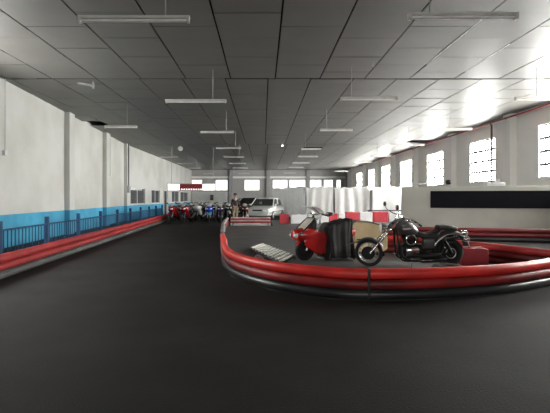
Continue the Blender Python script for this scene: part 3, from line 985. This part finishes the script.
# tilted clear screen in a black rim
sc_a = [V((-.46, -.2, .62)), V((-.46, .2, .62)), V((-.14, .2, .93)), V((-.14, -.2, .93))]
MB().quad_panel(sc_a, (.006, 0, .01)).build('windscreen', M_screen, sc, False)
loop = [V((-.48, -.19, .605)), V((-.42, -.22, .665)), V((-.2, -.22, .875)), V((-.12, -.18, .95)), V((-.12, .18, .95)), V((-.2, .22, .875)), V((-.42, .22, .665)), V((-.48, .19, .605))]
MB().tube(loop, .016, 8, True).build('windscreen_rim', M_blackg, MB.last)
MB().prism([(-.2, .62), (-.06, .62), (-.04, .9), (-.1, .92)], -.14, .14).build('dashboard', M_blackm, sc, False, .02)
MB().tube([(-.12, 0, .7), (-.06, 0, 1.0)], .03, 8).build('steering_column', M_blackm, sc)
hb = MB().tube(spline([(.10, -.34, 1.02), (-.0, -.25, 1.05), (-.05, 0, 1.02), (-.0, .25, 1.05), (.10, .34, 1.02)], .04), .014, 8).build('handlebar', M_chrome, sc)
for s_ in (-1, 1):
    MB().tube([(.0, s_ * .27, 1.05), (.13, s_ * .37, 1.0)], .02, 8).build('grip', M_leather, hb)
MB().tube([(.1, .34, 1.02), (.22, .4, 1.02)], .017, 8).build('brake_lever', M_black, hb)
MB().tube([(-.02, -.2, 1.06), (-.18, -.28, 1.16), (-.24, -.3, 1.19)], .012, 8).build('brake_lever', M_black, hb)
# white flared cowl over the handlebar
cw = []
for i in range(9):
    u = -1 + i / 4
    cw.append([V((-.27 + .05 * u * u, u * .28, 1.22)), V((-.12 + .04 * u * u, u * .30, 1.19)), V((.06, u * .26, 1.12)), V((.12, u * .2, 1.04)), V((-.02, u * .1, .9))])
MB().grid(cw).build('handlebar_cowl', mat('pale grey cowl', (.88, .88, .88), .4), sc, True, solid=.012)
ms = MB().tube(spline([(.1, .2, 1.03), (.25, .24, 1.0), (.48, .26, 1.0)], .03), .009, 6).build('mirror_stem', M_blackm, sc)
MB().loft([(.41, .26, 1.02, .04, .03), (.43, .26, 1.02, .07, .045), (.50, .26, 1.02, .085, .05), (.57, .26, 1.02, .06, .035)], 'x', 14, 2.2).build('mirror', M_blackg, ms)
# dark cloth thrown over the seat and rear
prof = [(.2, .02), (.19, .3), (.2, .55), (.23, .74), (.31, .82), (.45, .83), (.6, .88), (.7, .93), (.76, .9), (.775, .6), (.78, .3), (.79, .03)]
rnd = random.Random(4)
cv = []
for j in range(25):
    v = -1 + j / 12
    row = []
    for i in range(45):
        s = i / 44 * (len(prof) - 1)
        a = min(int(s), len(prof) - 2)
        fct = s - a
        x = prof[a][0] * (1 - fct) + prof[a + 1][0] * fct
        z = prof[a][1] * (1 - fct) + prof[a + 1][1] * fct
        side = min(1.0, max(0.0, (abs(v) - .62) / .38))
        zz = z * (1 - side ** 1.5 * .92) + .02 * side
        yy = math.copysign(min(abs(v) * .47, .29 + .07 * side), v)
        zz += .018 * math.sin(s * 3.1 + v * 5) * (1 - side)
        yy += .02 * math.sin(s * 2.6 + 1.2) * side + .008 * math.sin(s * 6.3 + v)
        xx = x + .025 * math.sin(v * 9 + z * 7)
        row.append(V((xx, yy, max(zz, .015))))
    cv.append(row)
t = thing('cover_cloth', 'crumpled dark grey cover draped over the rear of the red scooter', 'cover', (1.2, 9.75, 0), math.radians(14))
MB().grid(cv).build('cloth', M_tarp, t, True, solid=.008)

# cream board box standing behind
t = thing('cream_crate', 'cream yellow crate with a rounded corner behind the cruiser front wheel', 'crate', (2.17, 10.45, 0), .03)
pts = [(0, .12), (.72, .12), (.80, .2), (.80, .45), (.76, .62), (.62, .74), (.42, .80), (.05, .83), (0, .8)]
MB().prism(pts, -.2, .22).build('body', M_tan, t, False, .012)
MB().bx(.06, .42, -.215, -.2, .40, .425).bx(.06, .42, -.215, -.2, .35, .37).build('trim_bar', mat('dark brown strip', (.06, .025, .015), .5), t, False)
for x in (.1, .68):
    MB().bx(x - .05, x + .05, -.18, .2, 0, .125).build('foot', M_blackm, t, False)
MB().prism([(-.02, .80), (.06, .845), (.42, .815), (.62, .755), (.63, .765), (.43, .83), (.06, .86), (-.03, .815)], -.21, .23).build('lid_edge', mat('brown lid edge', (.18, .10, .05), .5), t, False)

# ------------------------------------------------------------------ row of parked sport bikes


def sport_bike(px, Y, rz, label, paint, paint2, seat_m=None):
    X = (px - CX) * Y / F
    t = thing('parked_motorcycle', label, 'motorcycle', (X, Y, 0), math.radians(rz), 'motorcycles parked at the far end')
    wheel(t, (-.68, 0, .3), .3, .1, 'front_wheel', M_blackm, 6)
    wheel(t, (.68, 0, .3), .3, .14, 'rear_wheel', M_blackm, 6, False)
    f = MB()
    for s in (-1, 1):
        f.tube([(-.68, s * .09, .3), (-.42, s * .09, .92)], .024, 8)
    f.build('fork', M_alu, t)
    f = MB()
    arc_fender(f, (-.68, .3), .335, 25, 150, .07)
    f.build('front_fender', paint2, t)
    MB().loft([(-.80, 0, .80, .03, .03), (-.76, 0, .81, .11, .09), (-.62, 0, .80, .19, .15), (-.42, 0, .72, .21, .22), (-.2, 0, .58, .2, .26), (.05, 0, .46, .17, .2), (.2, 0, .42, .1, .1)], 'x', 18, 2.6).build('fairing', paint, t)
    fa = MB.last
    for s in (-1, 1):
        MB().loft([(-.79, s * .07, .79, .015, .01), (-.775, s * .075, .79, .05, .03), (-.7, s * .1, .8, .06, .04)], 'x', 12, 2.2).build('headlight', M_lensw, fa)
    MB().loft([(-.66, 0, .93, .05, .02), (-.6, 0, .98, .13, .05), (-.46, 0, 1.04, .12, .05), (-.4, 0, 1.05, .1, .02)], 'x', 14, 2.2).build('windscreen', M_screen, t)
    MB().tube([(-.38, -.32, .92), (-.42, -.1, .96), (-.42, .1, .96), (-.38, .32, .92)], .016, 8).build('handlebar', M_blackm, t)
    for s in (-1, 1):
        m_ = MB().tube([(-.5, s * .16, .98), (-.54, s * .27, 1.08)], .01, 6).build('mirror_stem', M_blackm, t)
        MB().loft([(-.57, s * .29, 1.1, .03, .02), (-.55, s * .29, 1.1, .06, .035), (-.52, s * .29, 1.1, .055, .03)], 'x', 12, 2.2).build('mirror', M_blackg, m_)
    MB().loft([(-.3, 0, .82, .06, .05), (-.22, 0, .86, .14, .1), (0, 0, .84, .15, .1), (.14, 0, .77, .1, .06)], 'x', 16, 2.4).build('fuel_tank', paint, t)
    MB().loft([(.1, 0, .76, .07, .03), (.2, 0, .76, .13, .04), (.45, 0, .82, .12, .04), (.8, 0, .92, .06, .03)], 'x', 14, 2.8).build('seat', seat_m or M_leather, t)
    MB().loft([(.3, 0, .70, .1, .05), (.6, 0, .79, .11, .06), (.9, 0, .88, .06, .03)], 'x', 14, 2.6).build('tail', paint2, t)
    MB().loft([(-.25, 0, .4, .1, .1), (0, 0, .38, .16, .18), (.25, 0, .42, .12, .16)], 'x', 14, 3).build('engine', M_blackm, t)
    MB().tube([(.25, 0, .42), (.68, .1, .3)], .035, 8).build('swing_arm', M_blackm, t)
    MB().tube([(.1, -.15, .25), (.4, -.18, .3), (.8, -.19, .5)], [.03, .05, .055], 12).build('exhaust', M_alu, t)
    MB().tube([(.1, -.12, .3), (.05, -.3, .01)], .014, 6).build('side_stand', M_blackm, t)
    return t


P = {k: mat('bike paint ' + k, c, .25, 0, .15, 5, coat=.4) for k, c in dict(red=(.38, .012, .02), crimson=(.26, .008, .02), white=(.62, .63, .64), blue=(.012, .07, .55), teal=(.05, .3, .36), black=(.012, .012, .013), grey=(.09, .09, .10), dim=(.03, .03, .032), maroon=(.09, .008, .012), purple=(.06, .03, .10)).items()}
sport_bike(176.5, 24.6, 72, 'red sport motorcycle at the wall end of the parked row', P['red'], P['crimson'])
sport_bike(187.2, 24.7, 80, 'crimson sport motorcycle second from the wall in the parked row', P['crimson'], P['black'])
sport_bike(199.5, 26.9, 80, 'white and black motorcycle between the crimson and the blue ones', P['white'], P['black'])
sport_bike(209.8, 24.7, 94, 'bright blue sport motorcycle with teal nose parked facing the lane', P['blue'], P['teal'])
sport_bike(219.5, 24.9, 100, 'dark purple motorcycle parked just beside the blue one', P['purple'], P['black'])
sport_bike(226.5, 26.9, 108, 'black motorcycle with white tail parked next to the standing person', P['black'], P['white'])
sport_bike(245, 25.1, 92, 'maroon motorcycle parked behind the striped barrier by the person', P['maroon'], P['black'])
sport_bike(182.5, 28.2, 84, 'black motorcycle in the second line behind the red one', P['black'], P['black'])
sport_bike(192, 28.6, 92, 'dull grey motorcycle in the second line behind the crimson one', P['dim'], P['black'])
sport_bike(203, 29.3, 88, 'black motorcycle in the second line behind the white and black one', P['black'], P['grey'])
sport_bike(212.5, 28.9, 96, 'charcoal motorcycle in the second line behind the blue one', P['black'], P['dim'])
sport_bike(222.5, 29.6, 90, 'black motorcycle in the second line beside the wall pier', P['black'], P['maroon'])

# ------------------------------------------------------------------ cars


def car(px, Y, rz, label, paint):
    X = (px - CX) * Y / F
    t = thing('parked_car', label, 'car', (X, Y, 0), math.radians(rz))
    # lower body: rounded sections from nose to tail
    MB().loft([(-2.02, 0, .52, .5, .16), (-1.98, 0, .5, .72, .24), (-1.75, 0, .5, .8, .29), (-1.2, 0, .53, .83, .33), (-.7, 0, .57, .84, .37), (.4, 0, .58, .84, .38), (1.4, 0, .59, .83, .38), (1.85, 0, .58, .78, .35), (1.98, 0, .56, .6, .25)], 'x', 28, 4.5).build('body', paint, t)
    body = MB.last
    # glazed cabin narrowing to the roof
    MB().loft([(.90, .38, 0, 1.42, .76), (1.05, .45, 0, 1.22, .74), (1.25, .55, 0, .98, .68), (1.36, .6, 0, .84, .62)], 'z', 28, 5).build('windows', M_cglass, t)
    MB().loft([(1.34, .6, 0, .88, .65), (1.38, .6, 0, .87, .64), (1.42, .6, 0, .76, .56), (1.43, .6, 0, .5, .35)], 'z', 28, 5).build('roof', paint, t)
    for s in (-1, 1):
        for (xa, za), (xb, zb) in (((-1.0, .92), (-.24, 1.38)), ((.35, .92), (.38, 1.38)), ((1.74, .92), (1.40, 1.38))):
            MB().tube([(xa, s * .75, za), (xb, s * .63, zb)], .035, 8).build('pillar', paint, t)
        MB().loft([(-.86, s * .87, .96, .02, .02), (-.82, s * .89, .97, .07, .05), (-.72, s * .89, .97, .07, .05), (-.7, s * .87, .96, .02, .02)], 'x', 12, 2.4).build('mirror', paint, t)
        MB().loft([(-2.0, s * .56, .62, .05, .04), (-1.985, s * .57, .63, .14, .075), (-1.9, s * .6, .64, .16, .08)], 'x', 14, 2.6).build('headlight', M_lensw, t)
        MB().bx(-1.3, 1.3, s * .845 - .012, s * .845 + .012, .5, .56).build('side_moulding', M_blackm, t, False)
        for x in (-1.25, 1.25):
            w_o = MB().torus((0, 0, 0), (0, 1, 0), .22, .085, 28, 12, 1.1).build('wheel', M_tyre, t)
            w_o.location = (x, s * .76, .305)
            MB().lathe((0, s * .02, 0), (0, s, 0), [(0, .19), (.05, .18), (.06, .06), (.07, .02)], 20).build('hubcap', M_alu, w_o)
    MB().box((-2.0, 0, .62), (.05, .66, .11)).build('grille', M_black, body, False, .02)
    MB().box((-2.0, 0, .36), (.06, 1.3, .14)).build('bumper', paint, body, False, .03)
    MB().box((-2.035, 0, .4), (.01, .5, .11)).build('number_plate', mat('plate white', (.7, .7, .68), .4), body, False)
    return t


car(266, 28.9, 74, 'silver hatchback parked behind the striped barrier', M_silver)
car(249, 33.4, 66, 'dark green car parked behind the standing person', M_dgreen)
car(263, 38.2, 66, 'black car whose roof shows just above the silver one', M_dcar)

# ------------------------------------------------------------------ standing person
pr = thing('person', 'person in dark jacket, cap and khaki trousers standing behind the striped barrier', 'person', ((235.2 - CX) * 24.3 / F, 24.3, 0), math.radians(25))


def skin(name, verts, edges, radii, m_, parent, sub=1):
    me = bpy.data.meshes.new(name)
    me.from_pydata(verts, edges, [])
    o = bpy.data.objects.new(name, me)
    C.objects.link(o)
    o.parent = parent
    me.materials.append(m_)
    md = o.modifiers.new('k', 'SKIN')
    for i, r in enumerate(radii):
        sv = me.skin_vertices[0].data[i]
        sv.radius = r if isinstance(r, tuple) else (r, r)
        sv.use_root = (i == 0)
    md.use_smooth_shade = True
    md = o.modifiers.new('u', 'SUBSURF')
    md.levels = md.render_levels = sub
    return o


# local: faces -y
vs = [(0, 0, .86), (0, .01, 1.05), (0, .01, 1.25), (0, .0, 1.34), (0, -.01, 1.41), (0, -.015, 1.47), (0, -.02, 1.56), (0, -.01, 1.6)]
rd = [(.15, .11), (.14, .1), (.16, .105), (.11, .08), (.05, .05), (.055, .06), (.075, .09), (.05, .06)]
eg = [(0, 1), (1, 2), (2, 3), (3, 4), (4, 5), (5, 6), (6, 7)]


def chain(start, pts, rs):
    prev = start
    for p, r in zip(pts, rs):
        vs.append(p)
        rd.append(r)
        eg.append((prev, len(vs) - 1))
        prev = len(vs) - 1
    return prev


for s in (-1, 1):
    chain(0, [(s * .09, 0, .8), (s * .1, -.01, .45), (s * .1, .01, .09), (s * .11, -.06, .04), (s * .115, -.14, .03)], [.085, .06, .042, .04, .03])
    hnd = chain(2, [(s * .17, 0, 1.28), (s * .23, -.02, 1.03), (s * .2, -.22, .93), (s * .19, -.28, .92)], [.05, .04, .028, .03])
    for k, ln in enumerate((.075, .085, .08, .06)):
        fx = s * (.17 + .014 * k)
        chain(hnd, [(fx, -.31, .92), (fx, -.31 - ln * .5, .91), (fx, -.31 - ln * .8, .885)], [.009, .008, .006])
    chain(hnd, [(s * .155, -.29, .925), (s * .14, -.32, .92)], [.01, .008])
M_skin = mat('skin', (.33, .20, .14), .5)
bd = skin('body', vs, eg, rd, M_skin, pr, 1)
skin('jacket', [(0, 0, .88), (0, .01, 1.05), (0, .01, 1.26), (0, 0, 1.36)] + [p for s in (-1, 1) for p in ((s * .17, 0, 1.29), (s * .23, -.02, 1.03), (s * .2, -.2, .94))],
     [(0, 1), (1, 2), (2, 3), (2, 4), (4, 5), (5, 6), (2, 7), (7, 8), (8, 9)], [(.17, .125), (.16, .12), (.18, .125), (.1, .085), .065, .055, .042, .065, .055, .042], mat('dark jacket cloth', (.018, .015, .017), .8), bd, 1)
skin('trousers', [(0, 0, .9), (-.09, 0, .8), (-.1, -.01, .45), (-.1, .01, .08), (.09, 0, .8), (.1, -.01, .45), (.1, .01, .08)],
     [(0, 1), (1, 2), (2, 3), (0, 4), (4, 5), (5, 6)], [(.16, .12), .105, .078, .06, .105, .078, .06], mat('khaki cloth', (.32, .27, .19), .8), bd, 1)
MB().lathe((0, -.01, 1.58), (0, .05, 1), [(0, .1), (.05, .1), (.085, .075), (.1, .02)], 18).build('cap', mat('dark cap cloth', (.015, .014, .016), .8), bd)
MB().loft([(-.2, 0, 1.59, .05, .006), (-.14, 0, 1.6, .08, .008), (-.08, 0, 1.605, .09, .01)], 'y', 14, 2.4).build('peak', MATS['dark cap cloth'], MB.last)
MB().loft([(-.125, 0, 1.52, .008, .01), (-.112, 0, 1.525, .014, .022), (-.09, 0, 1.53, .018, .03)], 'y', 10, 2).build('nose', M_skin, bd)
for s in (-1, 1):
    MB().lathe((s * .03, -.098, 1.555), (0, -1, 0), [(0, .012), (.008, .008)], 10).build('eye', M_black, bd)
    MB().loft([(-.03, s * .085, 1.54, .008, .02), (.0, s * .092, 1.545, .012, .03), (.03, s * .085, 1.54, .006, .015)], 'y', 10, 2).build('ear', M_skin, bd)
MB().box((0, -.1, 1.49), (.05, .012, .01)).build('mouth', mat('lips', (.25, .1, .08), .5), bd, False)
